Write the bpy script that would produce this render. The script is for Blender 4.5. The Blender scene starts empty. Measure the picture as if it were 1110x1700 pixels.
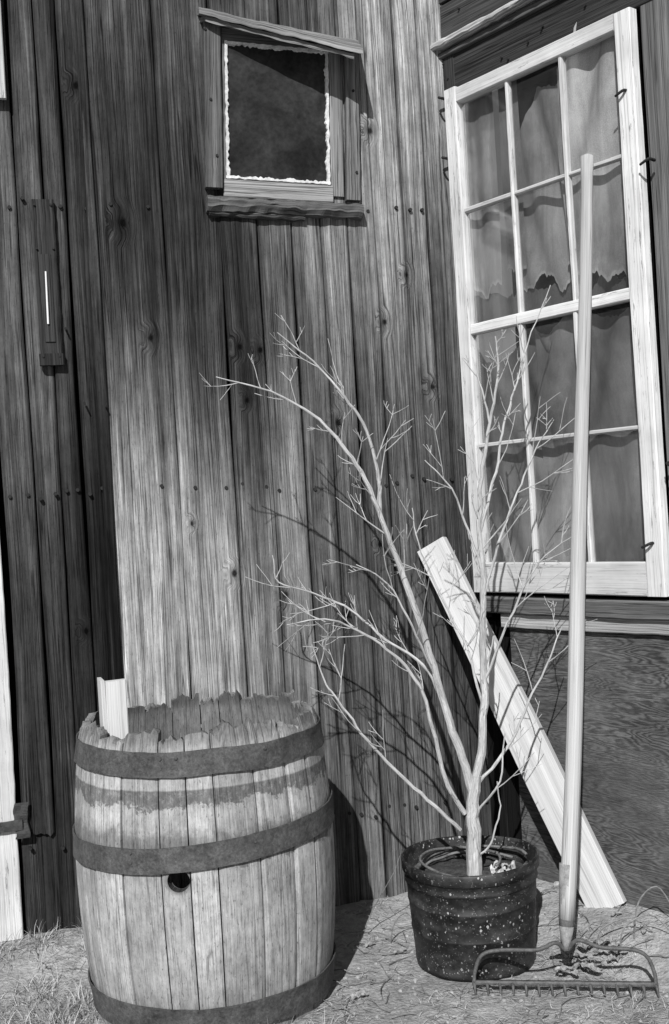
import bpy, math, random
import numpy as np
from mathutils import Vector, noise, Matrix
random.seed(7)
R=random.random
def U(a,b): return a+(b-a)*random.random()
sc=bpy.context.scene
sc.view_settings.view_transform='Standard'; sc.view_settings.look='None'; sc.view_settings.exposure=0

# ------------------------------------------------------------------ nodes
class NT:
    def __init__(s,name):
        s.m=bpy.data.materials.new(name); s.m.use_nodes=True
        s.t=s.m.node_tree; s.t.nodes.clear()
        s.out=s.n('ShaderNodeOutputMaterial'); s.b=s.n('ShaderNodeBsdfPrincipled')
        s.l(s.b.outputs[0],s.out.inputs[0])
    def n(s,k): return s.t.nodes.new(k)
    def l(s,a,b): s.t.links.new(a,b)
    def put(s,v,i):
        if isinstance(v,(int,float)): i.default_value=v
        elif isinstance(v,(tuple,list)): i.default_value=v
        else: s.l(v,i)
    def math(s,op,a,b=0.0,clamp=False):
        x=s.n('ShaderNodeMath'); x.operation=op; x.use_clamp=clamp
        s.put(a,x.inputs[0]); s.put(b,x.inputs[1]); return x.outputs[0]
    def vm(s,op,a,b):
        x=s.n('ShaderNodeVectorMath'); x.operation=op
        s.put(a,x.inputs[0])
        if b is not None: s.put(b,x.inputs[1])
        return x.outputs['Value'] if op in('LENGTH','DISTANCE') else x.outputs[0]
    def attr(s,name,o='Vector'):
        x=s.n('ShaderNodeAttribute'); x.attribute_name=name; return x.outputs[o]
    def noise(s,v,scale=1,detail=4,rough=.55,dist=0):
        x=s.n('ShaderNodeTexNoise'); s.l(v,x.inputs['Vector'])
        x.inputs['Scale'].default_value=scale; x.inputs['Detail'].default_value=detail
        x.inputs['Roughness'].default_value=rough; x.inputs['Distortion'].default_value=dist
        return x.outputs[0]
    def mr(s,v,a,b,c,d,smooth=False):
        x=s.n('ShaderNodeMapRange'); x.clamp=True
        if smooth: x.interpolation_type='SMOOTHSTEP'
        s.put(v,x.inputs[0])
        for i,q in zip((1,2,3,4),(a,b,c,d)): s.put(q,x.inputs[i])
        return x.outputs[0]
    def bump(s,h,strength,dist):
        x=s.n('ShaderNodeBump'); x.inputs['Strength'].default_value=strength; x.inputs['Distance'].default_value=dist
        s.l(h,x.inputs['Height']); s.l(x.outputs[0],s.b.inputs['Normal'])
    def grey(s,v):
        x=s.n('ShaderNodeCombineXYZ')
        for i in range(3): s.put(v,x.inputs[i])
        s.l(x.outputs[0],s.b.inputs['Base Color'])

def wood(name,c1=.45,c2=.3,crack=.5,bump=.5,knots=None,streak=0,extra=None,paint=0,rough=.85,lines=.6,fine=1.0,zs=1.0,spec=.06):
    k=NT(name); gc=k.attr('gc'); tone=k.attr('tone','Fac'); wc=k.attr('wc')
    gx=gc
    dmin=None
    if knots:
        for (a,b,r) in knots:
            d=k.vm('SUBTRACT',wc,(a,b,0)); d=k.vm('MULTIPLY',d,(.02/r,.014/r,0)); d=k.vm('LENGTH',d,None)
            dmin=d if dmin is None else k.math('MINIMUM',dmin,d)
        wn=k.noise(k.vm('MULTIPLY',wc,(60,40,1)),1,3)
        dmin=k.math('ADD',dmin,k.math('MULTIPLY',k.math('SUBTRACT',wn,.5),.010))
        f=k.mr(dmin,.006,.05,1,0,True)
        sp=k.n('ShaderNodeSeparateXYZ'); k.l(gc,sp.inputs[0])
        bend=k.math('MULTIPLY',f,k.math('MULTIPLY',dmin,1.3))
        cb=k.n('ShaderNodeCombineXYZ'); k.l(k.math('ADD',sp.outputs[0],bend),cb.inputs[0]); k.l(sp.outputs[1],cb.inputs[1]); k.l(sp.outputs[2],cb.inputs[2]); gx=cb.outputs[0]
    g1=k.noise(k.vm('MULTIPLY',gx,(210*fine,210*fine,1.9*zs)),1,5,.65,.05)
    g2=k.noise(k.vm('MULTIPLY',gx,(45,45,.55*zs)),1,4,.6,.1)
    g3=k.noise(k.vm('MULTIPLY',gx,(330*fine,330*fine,5.0*zs)),1,2,.5)
    g4=k.noise(k.vm('MULTIPLY',gx,(34,34,.38*zs)),1,2,.5)
    ck=k.mr(g3,.33,.40,1-crack,1)
    ln=k.mr(k.math('ABSOLUTE',k.math('SUBTRACT',g4,.5)),.0,.013,1-lines,1)
    pres=k.noise(k.vm('MULTIPLY',gx,(9,9,1.3)),1,2)
    ln=k.math('MAXIMUM',ln,k.mr(pres,.42,.50,1,0))
    v=k.math('MULTIPLY',tone,k.mr(g1,.32,.68,1-c1,1+c1))
    v=k.math('MULTIPLY',v,k.mr(g2,.3,.7,1-c2,1+c2))
    v=k.math('MULTIPLY',v,ck); v=k.math('MULTIPLY',v,ln)
    if streak:
        st=k.noise(k.vm('MULTIPLY',wc,(19,.75,1)),1,4,.65)
        v=k.math('MULTIPLY',v,k.mr(st,.3,.7,1-streak,1+streak))
        st2=k.noise(k.vm('MULTIPLY',wc,(75,1.6,1)),1,4,.65)
        v=k.math('MULTIPLY',v,k.mr(st2,.32,.68,1-streak*.8,1+streak*.9))
        fl=k.noise(k.vm('MULTIPLY',wc,(200,60,1)),1,3,.7); v=k.math('MULTIPLY',v,k.mr(fl,.3,.42,.55,1))
        bl=k.noise(k.vm('MULTIPLY',wc,(16,7,1)),1,7,.72); v=k.math('MULTIPLY',v,k.mr(bl,.35,.65,.72,1.24))
        # pale worn fibres
        pf=k.noise(k.vm('MULTIPLY',gx,(260,260,3.4)),1,2,.5); v=k.math('MULTIPLY',v,k.mr(pf,.62,.70,1,1.7))
    if knots:
        v=k.math('MULTIPLY',v,k.mr(dmin,.004,.0140,.13,1,True))
        v=k.math('MULTIPLY',v,k.mr(dmin,.008,.036,.62,1,True))
    if paint:
        pm=k.noise(k.vm('MULTIPLY',gc,(70,70,8)),1,7,.78)
        m=k.mr(pm,paint,paint+.04,.42,1)
        pl=k.noise(gc,5,4,.6); v=k.math('MULTIPLY',v,k.mr(pl,.35,.65,.84,1.08))
        v=k.math('MULTIPLY',v,m)
    if extra: v=extra(k,v,wc,gc)
    v=k.math('MINIMUM',v,.82)
    k.grey(v)
    k.b.inputs['Roughness'].default_value=rough
    k.b.inputs['Specular IOR Level'].default_value=spec
    h=k.math('ADD',k.math('MULTIPLY',g1,.7),k.math('MULTIPLY',k.math('MULTIPLY',ck,ln),.6))
    k.bump(h,bump,.003)
    return k.m

def plain(name,lo,hi,scale=20,rough=.8,bump=.3,bd=.003,spec=.2,metal=0):
    k=NT(name); tc=k.n('ShaderNodeTexCoord').outputs['Object']
    a=k.noise(tc,scale,7,.65); b=k.noise(tc,scale*6,4,.6)
    v=k.math('ADD',k.math('MULTIPLY',a,.65),k.math('MULTIPLY',b,.35))
    k.grey(k.mr(v,.35,.65,lo,hi)); k.b.inputs['Roughness'].default_value=rough
    k.b.inputs['Specular IOR Level'].default_value=spec; k.b.inputs['Metallic'].default_value=metal
    k.bump(v,bump,bd); return k.m

# ------------------------------------------------------------------ mesh accumulators
class MB:
    def __init__(s): s.v=[];s.f=[];s.g=[];s.t=[];s.w=[]
    def add(s,p,g=(0,0,0),t=.3,w=(0,0,0)):
        s.v.append(tuple(p)); s.g.append(tuple(g)); s.t.append(t); s.w.append(tuple(w)); return len(s.v)-1
    def obj(s,name,mat,parent=None,smooth=False):
        me=bpy.data.meshes.new(name); me.from_pydata(s.v,[],s.f)
        for nm,ty,da,key in(('gc','FLOAT_VECTOR',s.g,'vector'),('wc','FLOAT_VECTOR',s.w,'vector'),('tone','FLOAT',s.t,'value')):
            at=me.attributes.new(nm,ty,'POINT'); at.data.foreach_set(key,np.array(da,dtype=np.float32).ravel())
        import bmesh
        bm=bmesh.new(); bm.from_mesh(me); bmesh.ops.recalc_face_normals(bm,faces=bm.faces); bm.to_mesh(me); bm.free()
        if smooth: me.polygons.foreach_set('use_smooth',[True]*len(me.polygons))
        me.materials.append(mat); o=bpy.data.objects.new(name,me); sc.collection.objects.link(o)
        if parent: o.parent=parent
        return o
def empty(name):
    o=bpy.data.objects.new(name,None); sc.collection.objects.link(o); o.empty_display_size=.1; return o

def board(mb,O,L,W,N,length,width,thick,tone=.3,nl=8,nw=2,ch=.003,jit=0,rag=0,wc0=None,taper=1.0,wave=0):
    O,L,W,N=Vector(O),Vector(L).normalized(),Vector(W).normalized(),Vector(N).normalized()
    off=(U(0,50),U(0,50),U(0,50)); sd=U(0,99)
    cs=[(0,0),(0,thick-ch)]+[(ch+(width-2*ch)*i/nw,thick) for i in range(nw+1)]+[(width,thick-ch),(width,0)]
    rings=[]
    for i in range(nl+1):
        l=length*i/nl; ring=[]
        for (w,n) in cs:
            tp=1+(taper-1)*i/nl; w2=(w-width/2)*tp+width/2
            ll=l
            if i in(0,nl) and rag: ll=l+(noise.noise((w*60+sd,i*3.1,0)))*rag
            jw=noise.noise((sd,l*1.7,3.3 if w<width/2 else 9.1))*jit
            jn=noise.noise((sd+5,l*1.1+w*2,1))*jit*.8
            if wave: jn+=noise.noise((w*40+sd,l*25,2))*wave; jw+=noise.noise((n*40+sd,l*28,7+(w>width/2)*5))*wave
            P=O+L*ll+W*(w2+jw)+N*(n+jn)
            tv=tone(w,l) if callable(tone) else tone
            wc=(wc0[0]+w*wc0[2],wc0[1]+l,0) if wc0 else (w,l,0)
            ring.append(mb.add(P,(off[0]+w,off[1]+n,off[2]+l),tv,wc))
        rings.append(ring)
    m=len(cs)
    for i in range(nl):
        a,b=rings[i],rings[i+1]
        for j in range(m): mb.f.append((a[j],a[(j+1)%m],b[(j+1)%m],b[j]))
    mb.f.append(tuple(rings[0])); mb.f.append(tuple(reversed(rings[-1])))

def plate(mb,bl,br,fl,fr,th,tone,n=40,wave=.003):
    """twisted thin board given by its four top corners (back-left, back-right, front-left, front-right)"""
    off=(U(0,50),U(0,50),U(0,50)); rings=[]; m=4
    for i in range(n+1):
        f=i/n; b=bl.lerp(br,f); fr_=fl.lerp(fr,f); ring=[]
        l=(br-bl).length*f
        for j in range(m+1):
            p=b.lerp(fr_,j/m)+Vector((0,0,1))*noise.noise((off[0],l*22,j*.6))*wave+ (fr_-b).normalized()*(noise.noise((off[1],l*30,j))*wave if j==m else 0)
            ring.append(mb.add(p,(off[0]+j*.03,off[1],off[2]+l),tone,(j*.03,l,0)))
        for j in range(m,-1,-1):
            p=b.lerp(fr_,j/m)-Vector((0,0,1))*(th+noise.noise((off[0]+9,l*26,j*.6))*wave)
            ring.append(mb.add(p,(off[0]+j*.03,off[1]+th,off[2]+l),tone,(j*.03,l,0)))
        rings.append(ring)
    q=len(rings[0])
    for i in range(n):
        for j in range(q): mb.f.append((rings[i][j],rings[i][(j+1)%q],rings[i+1][(j+1)%q],rings[i+1][j]))
    mb.f.append(tuple(rings[0])); mb.f.append(tuple(reversed(rings[-1])))

def catmull(pts,sub):
    P=[Vector(p) for p in pts]
    if len(P)<3 or sub<2: return P
    P=[P[0]*2-P[1]]+P+[P[-1]*2-P[-2]]; out=[]
    for i in range(1,len(P)-2):
        for j in range(sub):
            t=j/sub; a,b,c,d=P[i-1],P[i],P[i+1],P[i+2]
            out.append(.5*((2*b)+(c-a)*t+(2*a-5*b+4*c-d)*t*t+(3*b-a-3*c+d)*t**3))
    out.append(P[-2]); return out
def tube(mb,pts,r0,r1=None,sides=7,sub=1,tone=.3,nz=0,rf=None,caps=True):
    P=catmull(pts,sub); n=len(P); r1=r0 if r1 is None else r1
    up=Vector((.13,.9,.31)).normalized(); off=(U(0,50),U(0,50),U(0,50)); ln=0; rings=[]
    for i,p in enumerate(P):
        if i: ln+=(p-P[i-1]).length
        t=(P[min(i+1,n-1)]-P[max(i-1,0)])
        t=t.normalized() if t.length>1e-9 else Vector((0,0,1))
        a=t.cross(up); a=a.normalized() if a.length>1e-4 else Vector((1,0,0)); b=t.cross(a).normalized()
        f=i/max(1,n-1); r=r0+(r1-r0)*f
        if rf: r=rf(f)
        ring=[]
        for j in range(sides):
            th=2*math.pi*j/sides; rr=r*(1+nz*noise.noise((off[0]+math.cos(th)*1.5,math.sin(th)*1.5,ln*40+off[1])))
            ring.append(mb.add(p+a*math.cos(th)*rr+b*math.sin(th)*rr,(off[0]+math.cos(th)*r,off[1]+math.sin(th)*r,off[2]+ln),tone,(th*r,ln,0)))
        rings.append(ring)
    for i in range(n-1):
        A,B=rings[i],rings[i+1]
        for j in range(sides): mb.f.append((A[j],A[(j+1)%sides],B[(j+1)%sides],B[j]))
    if caps: mb.f.append(tuple(rings[0])); mb.f.append(tuple(reversed(rings[-1])))
    return P
def lathe(mb,c,prof,segs=64,tone=.3,fn=None):
    rings=[]
    for (r,z) in prof:
        ring=[]
        for j in range(segs):
            th=2*math.pi*j/segs; rr,zz=(r,z) if fn is None else fn(r,z,th)
            ring.append(mb.add((c[0]+rr*math.cos(th),c[1]+rr*math.sin(th),c[2]+zz),(rr*math.cos(th),rr*math.sin(th),zz),tone,(th*r,z,0)))
        rings.append(ring)
    for i in range(len(prof)-1):
        A,B=rings[i],rings[i+1]
        for j in range(segs): mb.f.append((A[j],A[(j+1)%segs],B[(j+1)%segs],B[j]))
    return rings
def quad(mb,a,b,c,d,tone=.02):
    i=[mb.add(p,p,tone) for p in(a,b,c,d)]; mb.f.append(tuple(i))

# ------------------------------------------------------------------ wall frames
C=Vector((.51,4.33,0)); tL=Vector((-.966,-.259,0)); nL=Vector((.259,-.966,0))
tR=Vector((.616,-.788,0)); nR=Vector((-.788,-.616,0)); Z=Vector((0,0,1))
def LW(s,z,o=0): return C+tL*s+nL*o+Z*z
def RW(t,z,o=0): return C+tR*t+nR*o+Z*z
def sm(a,b,x):
    x=min(1,max(0,(x-a)/(b-a))); return x*x*(3-2*x)
def ground_h(x,y):
    p=Vector((x,y,0))-C; dr=p.dot(nR); dl=p.dot(nL); s=p.dot(tL)
    h=0
    if dr>-.5 and dl>-.5:
        h+=.09*(1-sm(.03,.40,dr))
        h+=.03*(1-sm(.0,.25,dl))+.05*(1-sm(0,.45,dl))*sm(1.0,1.5,s)
    h=min(h,.1)
    if abs(x)<4 and 0<y<8:
        h+=noise.noise((x*2.3,y*2.3,0))*.012+noise.noise((x*9,y*9,4))*.006+noise.noise((x*31,y*31,8))*.003
    return h

# ------------------------------------------------------------------ materials
def alb(g): return 1.30*(g/255)**2.25/1.12
knots=[(1.2306,2.517,.027),(1.158,2.111,.020),(.8458,2.072,.020),(.7687,2.059,.018),(.3006,2.868,.019),(.492,1.788,.021),(.2898,2.154,.018),
       (.114,1.908,.017),(.7307,1.171,.021),(.502,1.081,.023),(.911,1.262,.019),(1.36,3.0,.02),(.83,1.88,.015),(.19,2.33,.016),(1.05,1.45,.012),(.36,1.33,.014),(1.44,1.1,.016)]
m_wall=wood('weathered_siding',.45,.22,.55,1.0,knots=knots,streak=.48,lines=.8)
m_dark=wood('dark_weathered_wood',.5,.35,.55,.9)
m_trim=wood('weathered_trim',.45,.35,.6,1.0,lines=.75)
m_paint=wood('peeling_white_paint',.12,.08,.35,.4,paint=.37,rough=.7,lines=.35)
m_plank=wood('pale_plank',.12,.14,.2,.3,lines=.25)
m_black=plain('interior_shade_black',.003,.008,8,.95,.1,spec=0)  # near-black colour stands in for shade inside barn and barrel
m_nail=plain('rusty_nail',.012,.03,80,.7,.2)

# ------------------------------------------------------------------ barn
barn=empty('wooden_barn')
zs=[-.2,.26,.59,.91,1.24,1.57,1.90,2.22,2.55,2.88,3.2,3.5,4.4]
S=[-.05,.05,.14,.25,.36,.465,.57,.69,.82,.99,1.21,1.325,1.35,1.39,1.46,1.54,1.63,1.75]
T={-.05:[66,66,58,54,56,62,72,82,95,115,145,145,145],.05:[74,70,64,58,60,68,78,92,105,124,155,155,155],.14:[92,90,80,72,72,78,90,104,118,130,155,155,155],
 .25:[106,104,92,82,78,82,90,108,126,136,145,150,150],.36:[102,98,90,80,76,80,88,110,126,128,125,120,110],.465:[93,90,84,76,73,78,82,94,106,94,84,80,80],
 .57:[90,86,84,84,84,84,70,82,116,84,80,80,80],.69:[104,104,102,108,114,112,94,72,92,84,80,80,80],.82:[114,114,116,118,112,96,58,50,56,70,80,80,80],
 .99:[135,135,138,140,130,104,70,52,50,54,60,68,70],1.21:[140,140,142,146,150,132,96,60,48,52,72,84,84],1.325:[135,136,140,142,140,116,86,64,54,56,76,84,84],1.35:[28,28,28,26,25,28,36,44,42,40,55,60,60],1.39:[46,46,40,34,34,42,56,64,60,52,66,70,70],  # darkest columns, beside the wide seam, paint its shadow region over stained boards
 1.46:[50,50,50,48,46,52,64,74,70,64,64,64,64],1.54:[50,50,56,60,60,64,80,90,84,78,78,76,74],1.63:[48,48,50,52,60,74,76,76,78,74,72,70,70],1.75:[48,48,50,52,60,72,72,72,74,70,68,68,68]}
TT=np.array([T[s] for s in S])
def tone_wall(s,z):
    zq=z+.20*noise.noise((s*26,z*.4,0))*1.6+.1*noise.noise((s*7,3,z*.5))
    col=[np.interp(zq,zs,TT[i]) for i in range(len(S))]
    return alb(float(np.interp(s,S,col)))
seams=[-.03,.094,.19,.308,.413,.517,.6256,.753,.889,1.09,1.337,1.422,1.495,1.585,1.69]
mb=MB()
for a,b in zip(seams[:-1],seams[1:]):
    g=U(.0025,.006) if a not in(1.337,) else .012
    z0=-.12
    if a==1.585: z0=.42
    ofs=U(-.007,.005); pt=U(.84,1.16)
    if a>=1.337: ofs-=.008
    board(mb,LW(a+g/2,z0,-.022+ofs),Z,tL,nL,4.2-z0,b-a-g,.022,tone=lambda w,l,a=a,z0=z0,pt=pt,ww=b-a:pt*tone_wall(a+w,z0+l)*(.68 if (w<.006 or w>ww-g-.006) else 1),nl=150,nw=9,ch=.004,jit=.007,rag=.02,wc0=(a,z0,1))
board(mb,LW(1.58,-.1,-.036),Z,tL,nL,.6,.12,.014,tone=.03,nl=6)
board(mb,LW(1.325,.55,.001),Z,tL,nL,3.6,.03,.012,tone=lambda w,l:tone_wall(1.38,.55+l)*.9,nl=30,jit=.004)
mb.obj('siding_boards',m_wall,barn)
mb=MB()
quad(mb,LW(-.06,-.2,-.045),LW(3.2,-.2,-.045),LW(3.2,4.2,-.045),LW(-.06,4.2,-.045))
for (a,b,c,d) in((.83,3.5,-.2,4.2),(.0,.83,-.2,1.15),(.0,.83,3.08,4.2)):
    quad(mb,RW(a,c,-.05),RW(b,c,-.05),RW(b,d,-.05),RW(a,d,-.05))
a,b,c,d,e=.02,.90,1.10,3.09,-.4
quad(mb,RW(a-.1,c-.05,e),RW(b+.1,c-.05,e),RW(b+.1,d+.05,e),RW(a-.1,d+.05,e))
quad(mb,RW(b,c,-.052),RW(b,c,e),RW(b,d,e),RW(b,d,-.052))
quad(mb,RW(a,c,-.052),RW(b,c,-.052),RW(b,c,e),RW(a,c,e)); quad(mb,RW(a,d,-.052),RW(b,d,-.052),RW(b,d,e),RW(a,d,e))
mb.obj('dark_backing',m_black,barn)  # unseen sheets added to stop sky light leaking in behind walls and window

# right wall timber
mb=MB()
board(mb,RW(.0,1.03,-.03),Z,tR,nR,2.13,.058,.03,tone=.04,nl=30,jit=.003)
x=.885
for w in(.2,.22,.24,.25,.22,.26,.25,.25):
    board(mb,RW(x+.002,-.1,-.035),Z,tR,nR,3.25,w-.004,.025,tone=U(.12,.17),nl=40,jit=.005); x+=w
board(mb,RW(-.02,3.005,-.03),tR,Z,nR,2.8,.163,.026,tone=.04,nl=30,jit=.003)
z=3.215
for i in range(7):
    board(mb,RW(-.02,z,-.03),tR,Z,nR,2.8,.135,.024+.004*(i%2),tone=U(.035,.065),nl=30,jit=.005); z+=.139
board(mb,RW(0,-.1,-.035),Z,tR,nR,1.12,.085,.02,tone=.012,nl=8); board(mb,RW(.088,-.1,-.04),Z,tR,nR,1.12,.08,.02,tone=.01,nl=8)  # near-black tone paints the dark opening beside the plywood onto these two boards
mb.obj('corner_and_lintel_boards',m_dark,barn)
mb=MB()
board(mb,RW(-.03,3.178,-.02),tR,Z,nR,1.5,.026,.06,tone=.42,nl=50,jit=.02,wave=.007,ch=.006)
board(mb,RW(-.01,3.145,-.003),tR,Z,nR,1.45,.026,.016,tone=.10,nl=30,jit=.008,wave=.002)
board(mb,RW(.07,1.055,-.03),tR,Z,nR,2.4,.06,.07,tone=.13,nl=40,jit=.006,wave=.003,ch=.006)
board(mb,RW(.15,1.003,-.03),tR,Z,nR,2.4,.05,.05,tone=.36,nl=40,jit=.006,wave=.002)
mb.obj('sill_and_head_mouldings',m_trim,barn)
def plymat():
    k=NT('plywood_figured'); wc=k.attr('wc')
    n1=k.noise(k.vm('MULTIPLY',wc,(1.5,8.0,1)),1.25,5,.45,.25)
    ph=k.math('MULTIPLY',n1,175.0); s=k.math('SINE',ph)
    n2=k.noise(k.vm('MULTIPLY',wc,(30,260,1)),1,5,.75); n3=k.noise(wc,3.5,5,.6); n5=k.noise(k.vm('MULTIPLY',wc,(3,16,1)),1,5,.65)
    amp=k.mr(k.noise(k.vm('MULTIPLY',wc,(2.2,3.5,1)),1,3),.38,.6,.012,.046)
    v=k.math('ADD',k.math('MULTIPLY',s,amp),.100)
    v=k.math('MULTIPLY',v,k.mr(n2,.3,.7,.5,1.5)); v=k.math('MULTIPLY',v,k.mr(n3,.3,.7,.65,1.3)); v=k.math('MULTIPLY',v,k.mr(n5,.3,.7,.7,1.25))
    k.grey(v); k.b.inputs['Roughness'].default_value=.85; k.b.inputs['Specular IOR Level'].default_value=.1; k.bump(k.math('ADD',k.math('MULTIPLY',s,.2),n2),.4,.002); return k.m
mb=MB(); board(mb,RW(.172,.03,-.02),tR,Z,nR,2.2,.97,.022,nl=40,nw=20,jit=.004)
mb.w=[(b,a,0) for (a,b,c) in mb.w]
mb.obj('plywood_panel',plymat(),barn)
mb=MB(); board(mb,RW(.16,-.12,-.03),tR,Z,nR,2.3,.165,.05,tone=.30,nl=30,jit=.01,wave=.003); mb.obj('concrete_footing',plain('old_concrete',.2,.36,9,.9,.6,.006),barn)

# ---------------- large window sash
def glassmat(name,dust,dlo,dhi):
    k=NT(name); k.t.nodes.remove(k.b)
    tc=k.n('ShaderNodeTexCoord').outputs['Object']
    tr=k.n('ShaderNodeBsdfTransparent'); gl=k.n('ShaderNodeBsdfGlossy'); gl.inputs['Roughness'].default_value=.08
    df=k.n('ShaderNodeBsdfDiffuse'); n1=k.noise(tc,5,5,.6)
    cb=k.n('ShaderNodeCombineXYZ')
    vv=k.mr(n1,.3,.7,dlo,dhi)
    for i in range(3): k.l(vv,cb.inputs[i])
    k.l(cb.outputs[0],df.inputs[0])
    m1=k.n('ShaderNodeMixShader'); k.put(k.mr(k.noise(tc,2.6,6,.65),.35,.65,dust*.5,dust*1.5),m1.inputs[0]); k.l(tr.outputs[0],m1.inputs[1]); k.l(df.outputs[0],m1.inputs[2])
    fr=k.n('ShaderNodeFresnel'); fr.inputs[0].default_value=1.45
    bp=k.n('ShaderNodeBump'); bp.inputs['Strength'].default_value=.15; bp.inputs['Distance'].default_value=.01; k.l(k.noise(tc,3,2),bp.inputs['Height'])
    k.l(bp.outputs[0],gl.inputs['Normal']); k.l(bp.outputs[0],fr.inputs['Normal'])
    m2=k.n('ShaderNodeMixShader'); k.l(k.math('MULTIPLY',fr.outputs[0],.45),m2.inputs[0]); k.l(m1.outputs[0],m2.inputs[1]); k.l(gl.outputs[0],m2.inputs[2])
    k.l(m2.outputs[0],k.out.inputs[0]); return k.m
sash=empty('window_sash'); sash.parent=barn
mb=MB(); o=.004; th=.036
def vb(t0,t1,z0,z1,tn,th=th,o=o,nl=30): board(mb,RW(t0,z0,o),Z,tR,nR,z1-z0,t1-t0,th,tone=tn,nl=nl,jit=.004,ch=.004,wave=.0008)
def hb(t0,t1,z0,z1,tn,th=th,o=o,nl=20): board(mb,RW(t0,z0,o),tR,Z,nR,t1-t0,z1-z0,th,tone=tn,nl=nl,jit=.003,ch=.004,wave=.0008)
vb(.036,.095,1.13,3.005,.64); vb(.818,.885,1.13,2.995,.72)
hb(.097,.816,2.945,3.0,.58,th=.034); hb(.097,.816,1.13,1.24,.56,th=.034); hb(.097,.816,2.082,2.122,.70,th=.03)
rows=[(1.24,2.082),(2.122,2.945)]
for (za,zb) in rows:
    vb(.328,.345,za,zb,.60,th=.022,o=.008); vb(.576,.593,za,zb,.60,th=.022,o=.008)
for zc in(1.672,2.545):
    for (ta,tb) in((.097,.327),(.346,.575),(.594,.816)): hb(ta,tb,zc-.008,zc+.008,.5,th=.020,o=.008,nl=6)
mb.obj('sash_frame',m_paint,sash)
mb=MB()
cols=[(.097,.327),(.346,.575),(.594,.816)]; rws=[(1.24,1.664),(1.681,2.082),(2.122,2.537),(2.554,2.945)]
for ci,(ta,tb) in enumerate(cols):
    for ri,(za,zb) in enumerate(rws):
        quad(mb,RW(ta,za,.014+U(-.001,.001)),RW(tb,za,.014+U(-.001,.001)),RW(tb,zb,.014),RW(ta,zb,.014))
mb.obj('glass_panes',glassmat('dusty_window_glass',.11,.12,.32),sash)
k=NT('faded_curtain_cloth'); tc=k.n('ShaderNodeTexCoord').outputs['Object']; tn=k.attr('tone','Fac')
n1=k.noise(k.vm('MULTIPLY',tc,(7,7,1.4)),1,6,.65,1.0); n2=k.noise(tc,350,2); n3=k.noise(tc,2.6,4,.6)
k.grey(k.math('MULTIPLY',tn,k.math('MULTIPLY',k.math('MULTIPLY',k.mr(n1,.3,.7,.5,1.55),k.mr(n2,.3,.7,.8,1.2)),k.mr(n3,.35,.65,.55,1.45)))); k.b.inputs['Roughness'].default_value=.95; k.bump(n1,.5,.01)
m_cloth=k.m
mb=MB()
def cloth(t0,t1,z0f,z1f,off,fold,seed,nt=150,nz=90,diag=0,tone=.2):
    g={}
    for i in range(nt+1):
        t=t0+(t1-t0)*i/nt; za=z0f(t); zb=z1f(t)
        for j in range(nz+1):
            z=za+(zb-za)*j/nz
            q=t+diag*z
            w_=math.sin(q*40+seed+2.6*noise.noise((q*4,z*1.6,seed)))
            o=off+fold*(w_*.4+noise.noise((q*11,z*2.0,seed))*1.2)
            edge=1.35 if (j<2) else 1
            g[i,j]=mb.add(RW(t,z,o),(0,0,0),tone*edge)
    for i in range(nt):
        for j in range(nz): mb.f.append((g[i,j],g[i+1,j],g[i+1,j+1],g[i,j+1]))
def ragn(t,k_): return .055*noise.noise((t*11,k_,0))+.022*noise.noise((t*32,k_,3))+.010*noise.noise((t*90,k_,3))
cloth(.02,.22,lambda t:2.25+ragn(t,0),lambda t:3.05,-.020,.012,1,diag=.05,tone=.26)
cloth(.24,.34,lambda t:2.29+ragn(t,9),lambda t:3.05,-.026,.012,2,diag=.05,tone=.16)
cloth(.30,.60,lambda t:2.22+ragn(t,7)*1.3,lambda t:2.90-1.1*max(0,.44-t)+ragn(t,2)*.7,-.034,.014,4,diag=.25,tone=.20)
cloth(.53,.84,lambda t:2.24-.10*(t-.57)/.27+ragn(t,5)*1.3,lambda t:3.05-1.1*max(0,.64-t),-.014,.014,7,diag=-.25,tone=.27)
cloth(.02,.84,lambda t:2.13,lambda t:2.24+ragn(t,11)-.08*t,-.040,.014,21,diag=.1,tone=.07)  # dark strip added to paint the shaded gap between upper and lower curtains
cloth(.02,.45,lambda t:1.15,lambda t:2.08-.10*abs(math.sin(t*9))+ragn(t,1)*.5,-.030,.016,11,diag=.45,tone=.13)
cloth(.36,.84,lambda t:1.15,lambda t:2.10-.05*abs(math.sin(t*11))+ragn(t,4)*.5,-.018,.016,15,diag=-.3,tone=.16)
mb.obj('torn_curtain',m_cloth,sash,smooth=True)
mb=MB()
for (t,z,sg) in((.852,2.74,-1),(.85,1.30,-1),(.02,2.985,1),(.02,2.76,1),(.93,2.50,-1),(.93,1.55,1)):
    p=RW(t,z,.02); tube(mb,[p,p+nR*.030,p+nR*.038+tR*.016*sg-Z*.008,p+nR*.038+tR*.028*sg-Z*.012],.0055,.004,7,3)
for i in range(26):
    t=U(.0,1.3); z=random.choice([U(3.02,3.15),U(3.23,3.5)]); p=RW(t,z,-.008); tube(mb,[p,p+nR*.012],.004,.004,6)
mb.obj('bent_nails',m_nail,sash)

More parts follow.
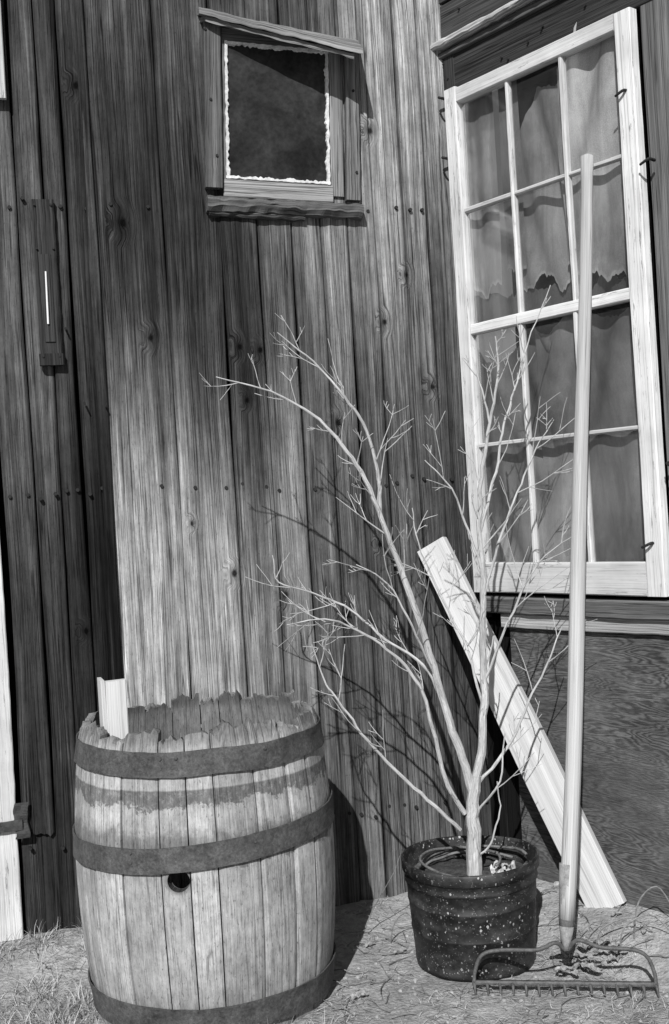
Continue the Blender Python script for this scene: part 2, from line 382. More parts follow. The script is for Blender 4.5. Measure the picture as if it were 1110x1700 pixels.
# ---------------- small window, tilted a little
sw=empty('small_window'); sw.parent=barn
ang=math.radians(2.6); ex=(-tL*math.cos(ang)-Z*math.sin(ang)); ez=(Z*math.cos(ang)-tL*math.sin(ang))
BL=LW(.852,2.68,0)
def SW(a,b,o=0): return BL+ex*a+ez*b+nL*o
gw,gh=.375,.485
mb=MB()
quad(mb,SW(-.01,-.01,.006),SW(gw+.01,-.01,.006),SW(gw+.01,gh+.01,.006),SW(-.01,gh+.01,.006))
k=NT('grimy_dark_glass'); tc=k.n('ShaderNodeTexCoord').outputs['Object']
n1=k.noise(tc,7,7,.7,.6); n2=k.noise(tc,60,4,.6); k.grey(k.math('MULTIPLY',k.mr(n1,.35,.75,.014,.045),k.mr(n2,.35,.65,.8,1.25))); k.b.inputs['Roughness'].default_value=.3; k.b.inputs['Specular IOR Level'].default_value=.10
mb.obj('small_window_glass',k.m,sw)
mb=MB()
def putty(pa,pb,inn,seed,n=110):
    rows_=[]
    for i in range(n+1):
        f=i/n; p=pa.lerp(pb,f); w1=.0075+.009*noise.noise((f*9,seed,0))+.007*noise.noise((f*38,seed,2)); w1=max(.001,w1); w0=.005+.004*noise.noise((f*20,seed,7))
        rows_.append([mb.add(p-inn*w0+nL*.009,(f*.4,seed,0),.74),mb.add(p-inn*w0*.8+nL*.016,(f*.4,seed,.01),.74),mb.add(p+inn*w1*.7+nL*.015,(f*.4,seed,.02),.74),mb.add(p+inn*w1+nL*.0065,(f*.4,seed,.03),.74)])
    for i in range(n):
        for j in range(3): mb.f.append((rows_[i][j],rows_[i][j+1],rows_[i+1][j+1],rows_[i+1][j]))
putty(SW(0,-.006),SW(0,gh+.006),ex,1); putty(SW(gw,-.006),SW(gw,gh+.006),-ex,2); putty(SW(-.006,gh),SW(gw+.006,gh),-ez,3); putty(SW(-.006,0),SW(gw+.006,0),ez,4)
mb.obj('ragged_putty',plain('chalky_putty',.36,.8,60,.9,.4,.003),sw)
mb=MB()
board(mb,SW(-.080,-.045,.0),ez,ex,nL,gh+.13,.062,.030,tone=.10,nl=30,jit=.005,wave=.002)
board(mb,SW(gw+.064,-.06,.0),ez,ex,nL,gh+.09,.052,.030,tone=.15,nl=30,jit=.005,wave=.002)
board(mb,SW(gw+.008,-.045,.0),ez,ex,nL,gh+.06,.050,.012,tone=.24,nl=30,jit=.002)
board(mb,SW(-.018,-.01,.0),ez,ex,nL,gh+.02,.014,.012,tone=.2,nl=30)
board(mb,SW(-.015,-.070,.0),ex,ez,nL,gw+.03,.064,.013,tone=.30,nl=20,jit=.002)
board(mb,SW(-.015,gh+.004,.0),ex,ez,nL,gw+.03,.05,.013,tone=.10,nl=20,jit=.002)
board(mb,SW(-.078,-.128,.0),ex,ez,nL,.575,.052,.05,tone=.11,nl=60,jit=.006,wave=.009,ch=.016)
board(mb,SW(-.07,-.142,.0),ex,ez,nL,.35,.02,.03,tone=.08,nl=40,jit=.006,wave=.009,ch=.006)
plate(mb,LW(.925,3.285,.0),LW(.33,3.20,.0),LW(.928,3.262,.065),LW(.372,3.096,.185),.024,.22,wave=.005)
plate(mb,LW(.92,3.255,.0),LW(.36,3.165,.0),LW(.905,3.236,.055),LW(.40,3.082,.165),.018,.18,wave=.005)
mb.obj('window_casing_and_sill',m_trim,sw)

# nails in the siding
mb=MB()
for a,b in zip(seams[:-1],seams[1:]):
    for zz in(1.565,2.57,.35,3.4):
        for q in(.22,.78):
            if R()<.8:
                s=a+(b-a)*(q+U(-.06,.06)); z=zz+U(-.022,.022)+(.01*(s-.5)); p=LW(s,z,-.006); tube(mb,[p,p+nL*.012],.0072,.0065,7)
for (s,z) in((.905,3.2),(.9,2.95),(.89,2.75),(.37,3.0),(.375,2.7)): p=LW(s,z,.02); tube(mb,[p,p+nL*.016],.005,.005,7)
for (s,z) in((1.40,1.89),(1.33,1.88),(1.45,2.15)): p=LW(s,z,0); tube(mb,[p,p+nL*.03-Z*.01],.004,.003,6)
mb.obj('siding_nails',m_nail,barn)

# white door at far left with hinge
mb=MB()
board(mb,LW(1.708,.08,-.03),Z,tL,nL,1.9,.14,.036,tone=.62,nl=40,jit=.006,wave=.002)
for i in range(5): board(mb,LW(1.853+.16*i,.08,-.032),Z,tL,nL,1.9,.155,.03,tone=.62,nl=30,jit=.002)
board(mb,LW(1.60,2.93,.012),Z,tL,nL,1.0,.17,.02,tone=.5,nl=20,jit=.002)
mb.obj('white_door',m_paint,barn)
mb=MB()
for i in range(7): board(mb,LW(1.705+.16*i,1.99,-.03),Z,tL,nL,2.2,.155,.022,tone=.08,nl=20,jit=.003)
board(mb,LW(1.695,-.1,-.03),tL,Z,nL,1.2,.17,.06,tone=.25,nl=20,jit=.004)
mb.obj('door_surround',m_dark,barn)
mb=MB()
board(mb,LW(1.668,.42,.012),Z,tL,nL,.12,.048,.006,nl=14,wave=.009,ch=.001); board(mb,LW(1.69,.45,.02),tL,Z,nL,.20,.035,.005,nl=10,wave=.004,ch=.001)
mb.obj('door_hinge',plain('rusty_iron',.02,.07,40,.75,.5,.003,.3),barn)

# ------------------------------------------------------------------ wall thermometer
th_=empty('wall_thermometer')
mb=MB(); board(mb,LW(1.465,2.04,.0),Z,tL,nL,.55,.074,.022,tone=.04,nl=30,jit=.003,wave=.0025,ch=.004); board(mb,LW(1.460,2.02,.0),Z,tL,nL,.04,.082,.025,tone=.035,nl=8,wave=.003,ch=.006)
board(mb,LW(1.484,2.10,.0),Z,tL,nL,.30,.036,.026,tone=.05,nl=8,ch=.003)
mb.obj('backboard',m_dark,th_)
mb=MB(); tube(mb,[LW(1.507,2.16,.030),LW(1.505,2.34,.030)],.0035,.003,8,1,.8); mb.obj('glass_tube',plain('white_tube',.7,.85,10,.4),th_)
mb=MB()
for z in(2.05,2.42,2.57):
    for s in(1.475,1.53): p=LW(s,z,.02); tube(mb,[p,p+nL*.008],.004,.004,6)
mb.obj('tacks',m_nail,th_)

# ------------------------------------------------------------------ ground
def axis(lo,hi,step,far):
    a=list(np.arange(lo,hi+1e-6,step)); d=step; x=hi
    while x<far: d*=1.35; x+=d; a.append(x)
    d=step; x=lo
    while x>-far: d*=1.35; x-=d; a.insert(0,x)
    return a
xs=axis(-1.6,1.6,.0125,400); ys=axis(2.9,4.45,.0125,400)
mb=MB()
idx={}
for j,y in enumerate(ys):
    for i,x in enumerate(xs): idx[i,j]=mb.add((x,y,ground_h(x,y)))
for j in range(len(ys)-1):
    for i in range(len(xs)-1): mb.f.append((idx[i,j],idx[i+1,j],idx[i+1,j+1],idx[i,j+1]))
k=NT('dry_dirt'); tc=k.n('ShaderNodeTexCoord').outputs['Object']
a=k.noise(tc,3.5,6,.6); b=k.noise(tc,26,7,.72); c=k.noise(tc,160,4,.7)
vo=k.n('ShaderNodeTexVoronoi'); k.l(tc,vo.inputs['Vector']); vo.inputs['Scale'].default_value=80
v=k.math('MULTIPLY',k.mr(a,.3,.7,.26,.46),k.mr(b,.3,.7,.65,1.3)); v=k.math('MULTIPLY',v,k.mr(c,.3,.7,.8,1.2))
k.grey(v); k.b.inputs['Roughness'].default_value=.95; k.b.inputs['Specular IOR Level'].default_value=.05
h=k.math('ADD',k.math('ADD',b,k.math('MULTIPLY',c,.3)),k.math('MULTIPLY',vo.outputs['Distance'],-.3)); k.bump(h,.9,.015)
mb.obj('ground',k.m,None,True)

# ------------------------------------------------------------------ barrel
bar=empty('wooden_barrel'); BC=Vector((-.455,3.527,0))
def prof(z): return .352+.040*(1-((z-.45)/.45)**2)
hole_th=math.atan2(-.39*math.cos(.085),-.033)
HZ=.475
hx=hole_th*.39
def bx(k,v,wc,gc):
    nn=k.noise(k.vm('MULTIPLY',wc,(9,6,1)),1,5,.7)
    n4=k.noise(k.vm('MULTIPLY',wc,(60,60,1)),1,5,.75)
    sp=k.n('ShaderNodeSeparateXYZ'); k.l(wc,sp.inputs[0]); z=sp.outputs[1]
    zz=k.math('ADD',z,k.math('MULTIPLY',k.math('SUBTRACT',nn,.5),.14)); zz=k.math('ADD',zz,k.math('MULTIPLY',k.math('SUBTRACT',n4,.5),.06))
    m=k.math('MULTIPLY',k.mr(zz,.668,.678,0,1,True),k.mr(z,.716,.722,1,0,True))
    m=k.math('MULTIPLY',m,k.mr(n4,.35,.5,.55,1))
    v=k.math('MULTIPLY',v,k.mr(m,0,1,1,.40))
    g=k.math('MULTIPLY',k.mr(zz,.58,.62,1,0,True),k.mr(zz,.5,.51,0,1,True)); v=k.math('MULTIPLY',v,k.mr(g,0,1,1,.55))
    bl=k.mr(k.noise(wc,5,6,.7),.35,.7,.75,1.18); v=k.math('MULTIPLY',v,bl)
    bl2=k.mr(k.noise(k.vm('MULTIPLY',wc,(40,18,1)),1,5,.75),.35,.65,.72,1.18); v=k.math('MULTIPLY',v,bl2)
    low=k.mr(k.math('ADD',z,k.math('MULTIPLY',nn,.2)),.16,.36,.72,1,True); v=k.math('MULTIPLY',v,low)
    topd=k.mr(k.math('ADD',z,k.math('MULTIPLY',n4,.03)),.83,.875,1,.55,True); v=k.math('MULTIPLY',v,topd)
    spk=k.noise(k.vm('MULTIPLY',wc,(150,60,1)),1,3,.7); v=k.math('MULTIPLY',v,k.mr(spk,.3,.42,.45,1))
    d=k.vm('DISTANCE',wc,(hx,HZ,0))
    v=k.math('MULTIPLY',v,k.mr(d,.03,.045,.5,1,True))
    al=k.math('GREATER_THAN',d,.031); k.l(al,k.b.inputs['Alpha'])
    return v
m_stave=wood('barrel_stave_wood',.22,.10,.35,.8,extra=bx,lines=.5,fine=1.3,zs=2)
mb=MB(); NS=24
wd=[U(.7,1.3) for i in range(NS)]; tot=sum(wd); acc=0
for i in range(NS):
    a0=2*math.pi*acc/tot+.08; acc+=wd[i]; a1=2*math.pi*acc/tot+.08-.010; tn=U(.33,.46); top=.868+U(-.022,.010); off=(U(0,50),U(0,50),U(0,50)); lift=U(-.003,.002); sd=U(0,99)
    nz,na=44,10; g={}
    for lay,dr in((0,0),(1,-.033)):
        for a in range(na+1):
            th=a0+(a1-a0)*a/na
            # broken, chunky stave ends: stepped breaks plus a little splintering
            stp=round(1.6*noise.noise((a*.33+sd,0,lay*.4)))*.013
            zt=top+stp+(.010*noise.noise((a*.5+sd,0,lay*.5))+.005*noise.noise((a*2.1+sd,4,lay))) - (.007 if a in(0,na) else 0)
            for j in range(nz+1):
                z=zt*j/nz
                ed=.0035 if a in(0,na) and lay==0 else 0
                fr=sm(.83,.87,z)*(.004+.010*abs(noise.noise((a*.8+sd,z*60,1)))) if lay==0 else 0
                r=prof(z)+dr+lift-ed-fr
                wx=((th+math.pi)%(2*math.pi)-math.pi)*.39
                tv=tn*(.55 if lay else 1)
                g[lay,a,j]=mb.add(BC+Vector((r*math.cos(th),r*math.sin(th),z)),(off[0]+(th-a0)*.38,off[1]+dr,off[2]+z),tv,(wx,z,0))
    for a in range(na):
        for j in range(nz):
            mb.f.append((g[0,a,j],g[0,a+1,j],g[0,a+1,j+1],g[0,a,j+1])); mb.f.append((g[1,a,j],g[1,a,j+1],g[1,a+1,j+1],g[1,a+1,j]))
        mb.f.append((g[0,a,nz],g[0,a+1,nz],g[1,a+1,nz],g[1,a,nz]))
    for a in(0,na):
        for j in range(nz): mb.f.append((g[0,a,j],g[0,a,j+1],g[1,a,j+1],g[1,a,j]))
mb.obj('staves',m_stave,bar)
mb=MB(); lathe(mb,BC,[(.0001,.12),(.353,.12)],40)
mb.obj('barrel_bottom',m_black,bar)
mb=MB(); hd=Vector((math.cos(hole_th),math.sin(hole_th),0)); hc=BC+Z*HZ
tube(mb,[hc+hd*.358,hc+hd*.3885],.0312,.0312,24,1,.05,caps=False); mb.obj('bung_hole',m_dark,bar)
k=NT('rusty_hoop'); tc=k.n('ShaderNodeTexCoord').outputs['Object']; n1=k.noise(tc,14,7,.75); n2=k.noise(tc,110,5,.75)
k.grey(k.math('MULTIPLY',k.mr(n1,.3,.7,.03,.12),k.mr(n2,.3,.7,.5,1.5))); k.b.inputs['Roughness'].default_value=.7; k.b.inputs['Specular IOR Level'].default_value=.25; k.bump(n2,.7,.004); m_hoop=k.m
mb=MB()
def hoop(zc,h,tx,ty,seg=140):
    rr=[]
    for j in range(seg):
        th=2*math.pi*j/seg; dz=tx*math.cos(th)+ty*math.sin(th)+.004*noise.noise((math.cos(th)*2,math.sin(th)*2,zc*9)); row=[]
        for (dh,dr) in((-h/2,.004),(-h/2,.0085),(-h/6,.0075),(h/6,.0075),(h/2,.0085),(h/2,.004)):
            z=zc+dz+dh+.002*noise.noise((th*9,dh*9,zc)); r=prof(z)+dr+.0018*noise.noise((th*5,dh*40,zc))
            row.append(mb.add(BC+Vector((r*math.cos(th),r*math.sin(th),z)),(0,0,0)))
        rr.append(row)
    for j in range(seg):
        A,B=rr[j],rr[(j+1)%seg]
        for q in range(6): mb.f.append((A[q],B[q],B[(q+1)%6],A[(q+1)%6]))
hoop(.796,.068,-.003,.004); hoop(.542,.070,.022,.004); hoop(.075,.082,0,0)
for th,zc in((-1.75,.796),(-1.63,.796),(-.95,.796),(-2.0,.54),(-1.1,.55)):
    for dz in(-.015,.012):
        p=BC+Vector((math.cos(th),math.sin(th),0))*(prof(zc)+.007)+Z*(zc+dz); tube(mb,[p,p+Vector((math.cos(th),math.sin(th),0))*.004],.006,.004,8)
mb.obj('iron_hoops',m_hoop,bar,False)

mb=MB()
board(mb,(-.712,3.385,.13),(.012,-.03,1),(.97,.24,0),(.24,-.97,0),.876,.060,.032,tone=.58,nl=20,jit=.003,rag=.006)
board(mb,(-.722,3.415,.13),(.002,-.03,1),(.45,-.89,0),(-.89,-.45,0),.880,.040,.012,tone=.5,nl=20,jit=.003,rag=.010)
mb.obj('wooden_stake',m_plank)

# ------------------------------------------------------------------ pot
pot=empty('plant_pot'); PC=Vector((.368,3.68,0))
k=NT('speckled_black_plastic'); tc=k.n('ShaderNodeTexCoord').outputs['Object']
vo=k.n('ShaderNodeTexVoronoi'); k.l(k.vm('MULTIPLY',tc,(1,1,.75)),vo.inputs['Vector']); vo.inputs['Scale'].default_value=95
cs=k.n('ShaderNodeSeparateXYZ'); k.l(vo.outputs['Color'],cs.inputs[0])
thr=k.mr(cs.outputs[0],.62,1,0,.38); dd_=k.math('ADD',vo.outputs['Distance'],k.math('MULTIPLY',k.math('SUBTRACT',k.noise(tc,220,2),.5),.5)); m=k.math('LESS_THAN',dd_,thr)
dn=k.noise(tc,6,3); m=k.math('MULTIPLY',m,k.mr(dn,.40,.55,.15,1))
v2=k.n('ShaderNodeTexVoronoi'); k.l(tc,v2.inputs['Vector']); v2.inputs['Scale'].default_value=220
c2=k.n('ShaderNodeSeparateXYZ'); k.l(v2.outputs['Color'],c2.inputs[0]); m2=k.math('LESS_THAN',v2.outputs['Distance'],k.mr(c2.outputs[1],.7,1,0,.42))
m=k.math('MAXIMUM',m,k.math('MULTIPLY',m2,.4))
dust=k.mr(k.noise(k.vm('MULTIPLY',tc,(1,1,1.6)),9,6,.7),.45,.7,0,.05)
k.grey(k.math('ADD',k.math('ADD',k.mr(k.noise(k.vm('MULTIPLY',tc,(1,1,.3)),20,5,.7),.3,.7,.004,.022),dust),k.math('MULTIPLY',m,.36))); k.b.inputs['Roughness'].default_value=.5; k.b.inputs['Specular IOR Level'].default_value=.3
m_pot=k.m
mb=MB()
pr=[(.0,.004),(.180,.004),(.187,.0),(.191,.02),(.190,.03),(.196,.115),(.1985,.117),(.1985,.121),(.197,.123),(.203,.205),(.2055,.207),(.2055,.212),(.204,.214),(.206,.262),(.211,.265),(.211,.272),(.208,.276),(.211,.298),(.218,.301),(.220,.332),(.216,.338),(.212,.337),(.209,.33),(.205,.24),(.2,.2)]
lathe(mb,PC,pr,96,fn=lambda r,z,th:(r*(1+.008*math.sin(2*th+1)+.005*math.sin(3*th)+.004*noise.noise((math.cos(th)*3,math.sin(th)*3,z*9))),z+.003*math.sin(2*th+2)*(z>.2))); mb.obj('pot_shell',m_pot,pot,True)
mb=MB(); lathe(mb,PC,[(.0001,.27),(.04,.272),(.08,.265),(.12,.268),(.16,.262),(.205,.262)],60,fn=lambda r,z,th:(r,z+.012*noise.noise((r*30*math.cos(th),r*30*math.sin(th),2)))); mb.obj('potting_soil',plain('potting_soil',.02,.10,60,.95,1,.01),pot,True)
mb=MB()
def loop(r,z,a0,a1,cx=0,cy=0,tilt=0,rad=.0045,tone=.1):
    pts=[]
    for i in range(31):
        a=a0+(a1-a0)*i/30; pts.append(PC+Vector((cx+r*math.cos(a),cy+r*math.sin(a),z+tilt*math.cos(a)+.006*noise.noise((a*2,r*20,0)))))
    tube(mb,pts,rad,rad,7)
loop(.185,.30,.1,5.9,tilt=.02); loop(.17,.305,.6,4.6,.01,.0,-.02); loop(.13,.292,-.6,2.6,-.03,.03,.02); loop(.15,.315,1.9,3.9,-.02,.02,.03,.006)
mb.obj('hose_coil',plain('dull_hose',.05,.22,30,.6,.2),pot,True)
mb=MB()
for (bx_,by_) in((.10,-.02),):
    g={}
    for i in range(13):
        for j in range(11):
            x=bx_+(i-6)*.007; y=by_+(j-5)*.008
            g[i,j]=mb.add(PC+Vector((x,y,.290+.03*noise.noise((x*40,y*40,1))+.008*noise.noise((x*130,y*130,1)))))
    for i in range(12):
        for j in range(10):
            if noise.noise((i*.5,j*.5,3))>-.15: mb.f.append((g[i,j],g[i+1,j],g[i+1,j+1],g[i,j+1]))
mb.obj('crumpled_paper',plain('paper',.10,.70,45,.8,.3),pot)

# ------------------------------------------------------------------ bare tree
TB=Vector((.380,3.68,.265)); K=.001937
mb=MB(); tr=random.Random(33)
def tl(p): return TB+Vector((K*(p[0]+.06*p[1]),p[2]*K,K*(-.06*p[0]+p[1])))
def twig(p,d,L,r,lev):
    n=5; pts=[Vector(p)]; d=d.normalized(); cv=Vector((tr.uniform(-.05,.05),tr.uniform(0,.08),tr.uniform(-.06,.06)))
    for i in range(n):
        d=(d+cv+Vector((tr.uniform(-.12,.12),tr.uniform(-.07,.09),tr.uniform(-.12,.12)))).normalized(); pts.append(pts[-1]+d*L/n)
    tube(mb,[tl(q) for q in pts],r*K,max(.5,r*.45)*K,5,1,.40)
    if lev<3:
        for q in range(tr.randint(1,3) if lev==1 else tr.randint(0,2)):
            i=tr.randint(1,n-1); sg=tr.choice((-1,1)); dd=(pts[i+1]-pts[i]).normalized(); a=sg*math.radians(tr.uniform(20,48))
            nd=Vector((dd.x*math.cos(a)-dd.y*math.sin(a),dd.y*math.cos(a)+dd.x*math.sin(a),dd.z+tr.uniform(-.4,.4))); twig(pts[i],nd,L*tr.uniform(.3,.6),max(.7,r*.65),lev+1)
def br(pts,r0,r1,tw=1.0,dz=0,start=.2,lm=1.0):
    P3=[Vector((x-788,1450-y,d)) for (x,y,d) in pts]
    cm=catmull(P3,5); tube(mb,[tl(q)+Vector((K*3*noise.noise((q.x*.035,q.y*.035,1))+K*1.5*noise.noise((q.x*.12,q.y*.12,1)),0,K*2*noise.noise((q.x*.05,q.y*.05,7)))) for q in cm],r0*K,r1*K,9,1,.42,.16)
    ln=sum((cm[i+1]-cm[i]).length for i in range(len(cm)-1)); cnt=int(ln/54*tw)
    for i in range(cnt):
        f=start+(1-start)*(i+tr.random())/max(1,cnt); ii=min(len(cm)-2,int(f*(len(cm)-1))); dd=(cm[ii+1]-cm[ii]).normalized()
        a=(1 if (i%2) else -1)*math.radians(tr.uniform(18,48)); nd=Vector((dd.x*math.cos(a)-dd.y*math.sin(a),dd.y*math.cos(a)+dd.x*math.sin(a)+.08,dd.z+tr.uniform(-.5,.5)))
        twig(cm[ii],nd,tr.uniform(40,150)*(1-.4*f)*lm,max(1.0,(r0+(r1-r0)*f)*.32),1)
br([(788,1462,0),(787,1400,0),(784,1340,0),(790,1285,0)],13.5,10,0)
br([(788,1300,0),(800,1235,5),(806,1150,10),(802,1050,12),(804,960,10),(796,880,5),(800,790,0),(812,700,-5),(826,620,-5),(822,556,-5)],8,1.1,1.0,start=.25)
br([(784,1310,0),(762,1240,-5),(735,1160,-12),(706,1060,-20),(668,950,-28),(636,870,-34),(606,796,-38),(568,738,-40),(518,688,-42),(452,652,-42),(365,628,-40)],7.8,.9,.8,start=.4)
br([(628,850,-34),(626,780,-30),(602,702,-25),(565,650,-20),(520,600,-18),(462,552,-15)],3.6,.9,.9)
br([(738,1165,-12),(702,1100,0),(640,1060,20),(582,1012,35),(522,986,45),(462,966,50),(450,920,52)],2.8,.9,1.0)
br([(770,1345,-5),(738,1285,-20),(716,1200,-30),(694,1130,-35),(650,1078,-38),(596,1040,-40),(540,1020,-44),(478,1030,-44)],4.2,.9,.9,start=.4)
br([(764,1372,-5),(708,1318,-25),(650,1262,-38),(600,1205,-48),(562,1152,-50),(540,1118,-50),(520,1060,-52)],3.6,.9,.7,start=.3)
br([(792,1300,0),(850,1230,10),(888,1150,20),(918,1090,26),(938,1040,30)],3.0,.9,.8)
br([(804,985,8),(838,880,25),(872,800,40),(898,740,50),(930,690,55)],2.6,.8,1.0)
br([(798,880,5),(826,780,30),(842,700,40),(862,640,45),(884,560,50),(925,460,55)],2.8,.75,.9)
br([(800,940,8),(768,850,0),(742,800,-10),(704,762,-15)],2.3,.8,1.0)
br([(812,700,-5),(798,645,0),(786,590,5)],2.0,.75,1.0)
br([(806,1130,10),(850,1010,-10),(890,930,-20),(952,880,-28)],2.5,.75,.9)
br([(722,1120,-14),(680,1030,-60),(640,960,-80),(590,930,-90)],2.3,.75,.9)
br([(806,1180,10),(780,1080,40),(742,1000,60),(700,900,75),(690,840,80)],2.5,.8,.9)
br([(780,1360,0),(826,1290,-15),(835,1210,-20)],2.4,.9,.5)
br([(787,1420,0),(812,1395,-12),(826,1340,-16),(822,1290,-16)],2.1,.9,.3)
m_bark=wood('pale_bark',.3,.25,.3,.6,zs=12)
mb.obj('bare_tree',m_bark)

# ------------------------------------------------------------------ leaning plank
a0=Vector((.838,3.832,.080)); a1=Vector((.352,4.235,1.318)); L=(a1-a0).normalized(); W=Vector((.79,-.39,.47)); W=(W-L*W.dot(L)).normalized(); N=L.cross(W).normalized()
if N.y>0: N=-N
mb=MB(); board(mb,a0-W*.068-N*.015,L,W,N,(a1-a0).length,.136,.034,tone=.56,nl=30,nw=3,jit=.008,ch=.002,taper=.85)
mb.obj('wooden_plank',m_plank)

# ------------------------------------------------------------------ rake
rk=empty('garden_rake')
ha=Vector((.620,3.42,.205)); hb_=Vector((.893,3.745,2.57))
mb=MB(); pts=[ha.lerp(hb_,f)+Vector((.006*math.sin(f*3.1)+.003*math.sin(f*9),-.012*math.sin(f*3.14),0)) for f in [i/30 for i in range(31)]]+[hb_+(hb_-ha).normalized()*.008]
def rh(f):
    r=.0245 if f<.35 else .0245-.0060*(f-.35)/.65
    if f>.93: r+=.0025*math.sin((f-.93)/.07*math.pi)
    if f>.97: r*=.9
    if f>.999: r*=.5
    return r
tube(mb,pts,.02,.02,16,1,.44,rf=rh)
mb.obj('handle',wood('worn_handle',.22,.25,.3,.3,rough=.6,lines=.4),rk,True)
mb=MB(); d=(hb_-ha).normalized(); tube(mb,[ha-d*.02,ha+d*.16],.0225,.0270,16,1); tube(mb,[ha-d*.09,ha-d*.02],.011,.0225,12)
mb.obj('ferrule',plain('worn_steel_ferrule',.14,.36,40,.5,.3),rk,True)
mb=MB()
Lp=Vector((.332,3.415,.035)); Rp=Vector((.850,3.325,.035)); X=(Rp-Lp).normalized(); W_=(Rp-Lp).length; up=Vector((.04,.22,1)).normalized(); nk=ha-d*.09
tube(mb,[nk+d*.03,nk,Lp+X*.245+up*.112,Lp+X*.19+up*.092,Lp+X*.08+up*.090,Lp+X*.025+up*.075,Lp+X*.004+up*.03,Lp],.0065,.0055,8,6)
tube(mb,[nk+d*.03,nk+X*.004,Rp-X*.215+up*.120,Rp-X*.15+up*.100,Rp-X*.06+up*.094,Rp-X*.02+up*.075,Rp-X*.002+up*.03,Rp],.0065,.0055,8,6)
board(mb,Lp-up*.008-X*.006+Vector((0,.006,0)),X,up,Vector((0,-1,0)),W_+.012,.013,.010,nl=20,ch=.002,wave=.001)
for i in range(15):
    p=Lp+X*(W_*i/14)-up*.004; tube(mb,[p,p+Vector((0,-.012,-.006)),p+Vector((0,-.020,-.026))],.0058,.003,6,3)
mb.obj('rake_head',plain('rusted_rake_steel',.04,.14,60,.5,.4),rk,True)

# ------------------------------------------------------------------ dry grass, straw, twigs, leaves
gr=random.Random(5)
def inside(x,y,m=.0):
    p=Vector((x,y,0))-C
    if p.dot(nL)<m or p.dot(nR)<m: return False
    if (Vector((x,y,0))-BC).length<.345+m: return False
    if (Vector((x,y,0))-Vector((PC.x,PC.y,0))).length<.19+m: return False
    return True
mb=MB()
def blade(p,d,L,w,bend,tone):
    side=d.cross(Z); side=side.normalized() if side.length>.01 else Vector((1,0,0)); pr_=None; q=p.copy(); dd=d.copy(); n=4
    for i in range(n+1):
        ww=w*(1-i/n*.85); a=mb.add(q-side*ww,(0,0,0),tone); b=mb.add(q+side*ww,(0,0,0),tone)
        if pr_: mb.f.append((pr_[0],pr_[1],b,a))
        pr_=(a,b); dd=(dd+bend).normalized(); q=q+dd*L/n
def tuft(x,y,n,L,spread,up=.8):
    for i in range(n):
        a=gr.uniform(0,6.28); r=gr.random()**.5*spread; X_,Y_=x+r*math.cos(a),y+r*math.sin(a)
        if not inside(X_,Y_): continue
        d=Vector((math.cos(a)*gr.uniform(.1,1),math.sin(a)*gr.uniform(.1,1),up*gr.uniform(.2,1.2))).normalized()
        blade(Vector((X_,Y_,ground_h(X_,Y_)-.003)),d,L*gr.uniform(.5,1.2),gr.uniform(.0008,.0018),Vector((gr.uniform(-.15,.15),gr.uniform(-.15,.15),-gr.uniform(.1,.5))),gr.choice((.1,.2,.35,.45,.55)))
for i in range(40): tuft(gr.uniform(-1.3,-.80),gr.uniform(3.25,3.60),60,.07,.06)
for i in range(14): tuft(gr.uniform(-1.25,-.9),gr.uniform(3.75,3.95),50,.07,.04)
for i in range(34): tuft(gr.uniform(-1.0,-.1),gr.uniform(3.0,3.2),60,.07,.05)
for i in range(26): tuft(gr.uniform(-.1,1.0),gr.uniform(3.05,3.32),45,.05,.06,.4)
for i in range(16): tuft(gr.uniform(.5,.85),gr.uniform(3.42,3.75),40,.06,.05,.5)
for i in range(10): tuft(gr.uniform(-.05,.2),gr.uniform(3.6,3.9),18,.04,.06,.4)
def scatter(n,x0,x1,y0,y1,L):
    for i in range(n):
        x,y=gr.uniform(x0,x1),gr.uniform(y0,y1)
        if not inside(x,y,.01): continue
        if noise.noise((x*5,y*5,2))<-.1: continue
        a=gr.uniform(0,6.28); d=Vector((math.cos(a),math.sin(a),gr.uniform(-.02,.15)))
        blade(Vector((x,y,ground_h(x,y)+.004)),d.normalized(),gr.uniform(.3,1)*L,gr.uniform(.0007,.0016),Vector((gr.uniform(-.2,.2),gr.uniform(-.2,.2),-.03)),gr.choice((.08,.15,.3,.5,.6)))
scatter(3800,-1.3,1.2,2.95,3.45,.07); scatter(1100,-.15,1.1,3.4,4.2,.06); scatter(1200,-1.3,-.8,3.3,4.0,.06)
k=NT('straw'); k.grey(k.attr('tone','Fac')); k.b.inputs['Roughness'].default_value=.8; m_straw=k.m
mb.obj('dry_grass',m_straw)
mb=MB()
for i in range(90):
    x,y=gr.uniform(-.1,1.0),gr.uniform(3.2,4.15)
    if not inside(x,y,.03): continue
    a=gr.uniform(0,6.28); p=Vector((x,y,ground_h(x,y)+.006)); q=[p]
    for j in range(4):
        a+=gr.uniform(-.5,.5); n_=q[-1]+Vector((math.cos(a),math.sin(a),0))*gr.uniform(.015,.045); n_.z=ground_h(n_.x,n_.y)+gr.uniform(.004,.02); q.append(n_)
    tube(mb,q,.0022,.001,5,2)
for (x,y,h,l) in((.80,3.55,.12,.2),(.86,3.6,.16,.16),(.74,3.6,.10,.22),(.10,3.85,.10,.12)):
    p=Vector((x,y,ground_h(x,y))); tube(mb,[p,p+Vector((.02,0,h*.7)),p+Vector((l*.5,.0,h)),p+Vector((l*.8,0,h*.55)),p+Vector((l,.02,.01))],.003,.0015,5,4)
tube(mb,[Vector((.02,3.9,.04)),Vector((.05,3.9,.10)),Vector((.09,3.88,.17)),Vector((.13,3.86,.24)),Vector((.15,3.86,.29))],.0022,.001,5,3)
mb.obj('fallen_twigs',plain('twig_bark',.08,.3,50,.8,.2))
mb=MB()
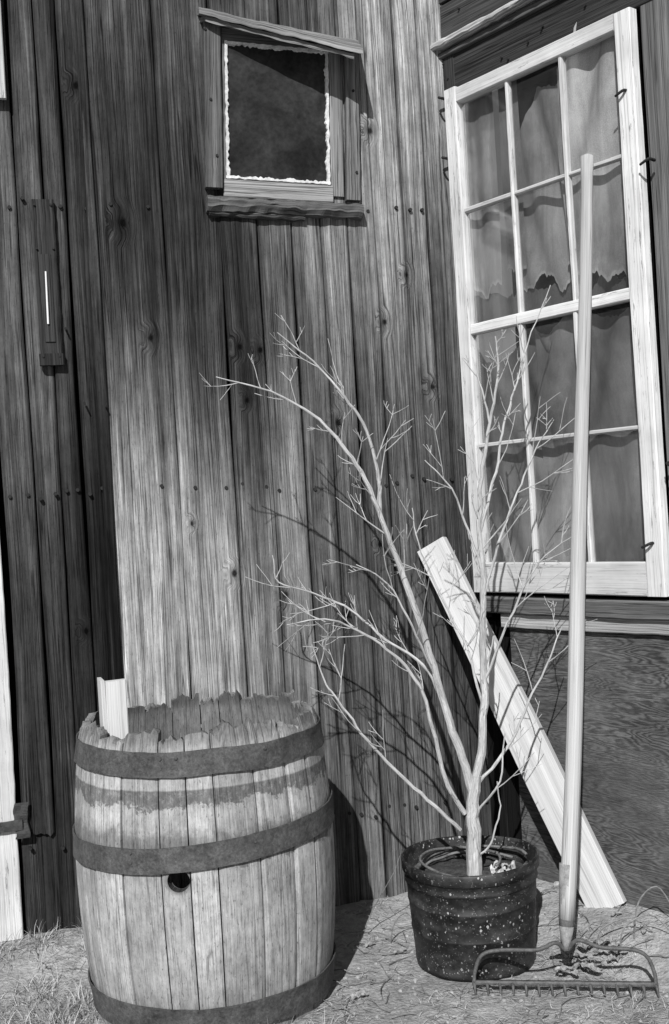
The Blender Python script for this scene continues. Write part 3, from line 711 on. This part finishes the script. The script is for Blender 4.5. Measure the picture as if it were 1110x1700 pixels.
for i in range(34):
    x,y=(gr.uniform(.60,.80),gr.uniform(3.46,3.62)) if i<26 else (gr.uniform(-.1,1.0),gr.uniform(3.4,3.9))
    if not inside(x,y,.03): continue
    a=gr.uniform(0,6.28); sz=gr.uniform(.016,.034); g={}; z0=ground_h(x,y)+.010+(gr.uniform(0,.035) if i<26 else 0); sd=gr.uniform(0,50); rl=gr.uniform(.8,2.2)
    for u_ in range(9):
        for v_ in range(7):
            uu=(u_-4)/4; wv=(v_-3)/3*math.sqrt(max(.02,1-uu*uu))*(.55+.2*noise.noise((u_*.9,sd,0)))
            lx=uu*sz; an=wv*rl; ly=math.sin(an)*sz/rl; hz=(1-math.cos(an))*sz/rl
            g[u_,v_]=mb.add((x+lx*math.cos(a)-ly*math.sin(a),y+lx*math.sin(a)+ly*math.cos(a),z0+hz+sz*.5*noise.noise((u_*.5+sd,v_*.5,sd))))
    for u_ in range(8):
        for v_ in range(6): mb.f.append((g[u_,v_],g[u_+1,v_],g[u_+1,v_+1],g[u_,v_+1]))
mb.obj('dead_leaves',plain('dead_leaf',.12,.40,60,.8,.3))
mb=MB()
for i in range(420):
    x,y=gr.uniform(-1.2,1.1),gr.uniform(2.98,4.2)
    if not inside(x,y,.01): continue
    r=gr.uniform(.003,.008)*(2.2 if gr.random()<.05 else 1); p=Vector((x,y,ground_h(x,y)+r*.2)); sd=gr.uniform(0,50); rg=[]
    for (rr,zz) in((.6,-.6),(1,0),(.7,.55),(.1,.75)):
        rg.append([mb.add(p+Vector((math.cos(t_)*rr*r*(1+.4*noise.noise((t_,sd,rr))),math.sin(t_)*rr*r*(1+.4*noise.noise((t_,sd,rr+3))),zz*r))) for t_ in [q*1.047 for q in range(6)]])
    for q in range(3):
        for j in range(6): mb.f.append((rg[q][j],rg[q][(j+1)%6],rg[q+1][(j+1)%6],rg[q+1][j]))
mb.obj('gravel',plain('pebble',.2,.45,15,.9,.3))

# ------------------------------------------------------------------ light, sky, camera
el=math.radians(38); az=math.radians(9.5)
trav=Vector((math.sin(az)*math.cos(el),math.cos(az)*math.cos(el),-math.sin(el)))
sd=bpy.data.lights.new('sun','SUN'); sd.energy=5.0; sd.angle=math.radians(.5); sd.color=(1,1,1)
so=bpy.data.objects.new('sun',sd); so.rotation_euler=trav.to_track_quat('-Z','Y').to_euler(); so.location=(-1,-5,5); sc.collection.objects.link(so)
w=bpy.data.worlds.new('World'); sc.world=w; w.use_nodes=True; nt=w.node_tree; bg=nt.nodes['Background']
sk=nt.nodes.new('ShaderNodeTexSky'); sk.sky_type='NISHITA'; sk.sun_disc=False; sk.sun_elevation=el; sk.sun_rotation=math.pi+az
bw=nt.nodes.new('ShaderNodeRGBToBW'); nt.links.new(sk.outputs[0],bw.inputs[0]); nt.links.new(bw.outputs[0],bg.inputs[0]); bg.inputs[1].default_value=.05
cd=bpy.data.cameras.new('camera'); co=bpy.data.objects.new('camera',cd); sc.collection.objects.link(co); sc.camera=co
cd.sensor_fit='VERTICAL'; cd.sensor_height=36; cd.lens=1900/1700*36; cd.clip_start=.05; cd.clip_end=1500
r=math.asin(.06); c_,s_=math.cos(r),math.sin(r)
M=Matrix(((c_,s_,0,0),(0,0,-1,0),(-s_,c_,0,1.46),(0,0,0,1))); co.matrix_world=M
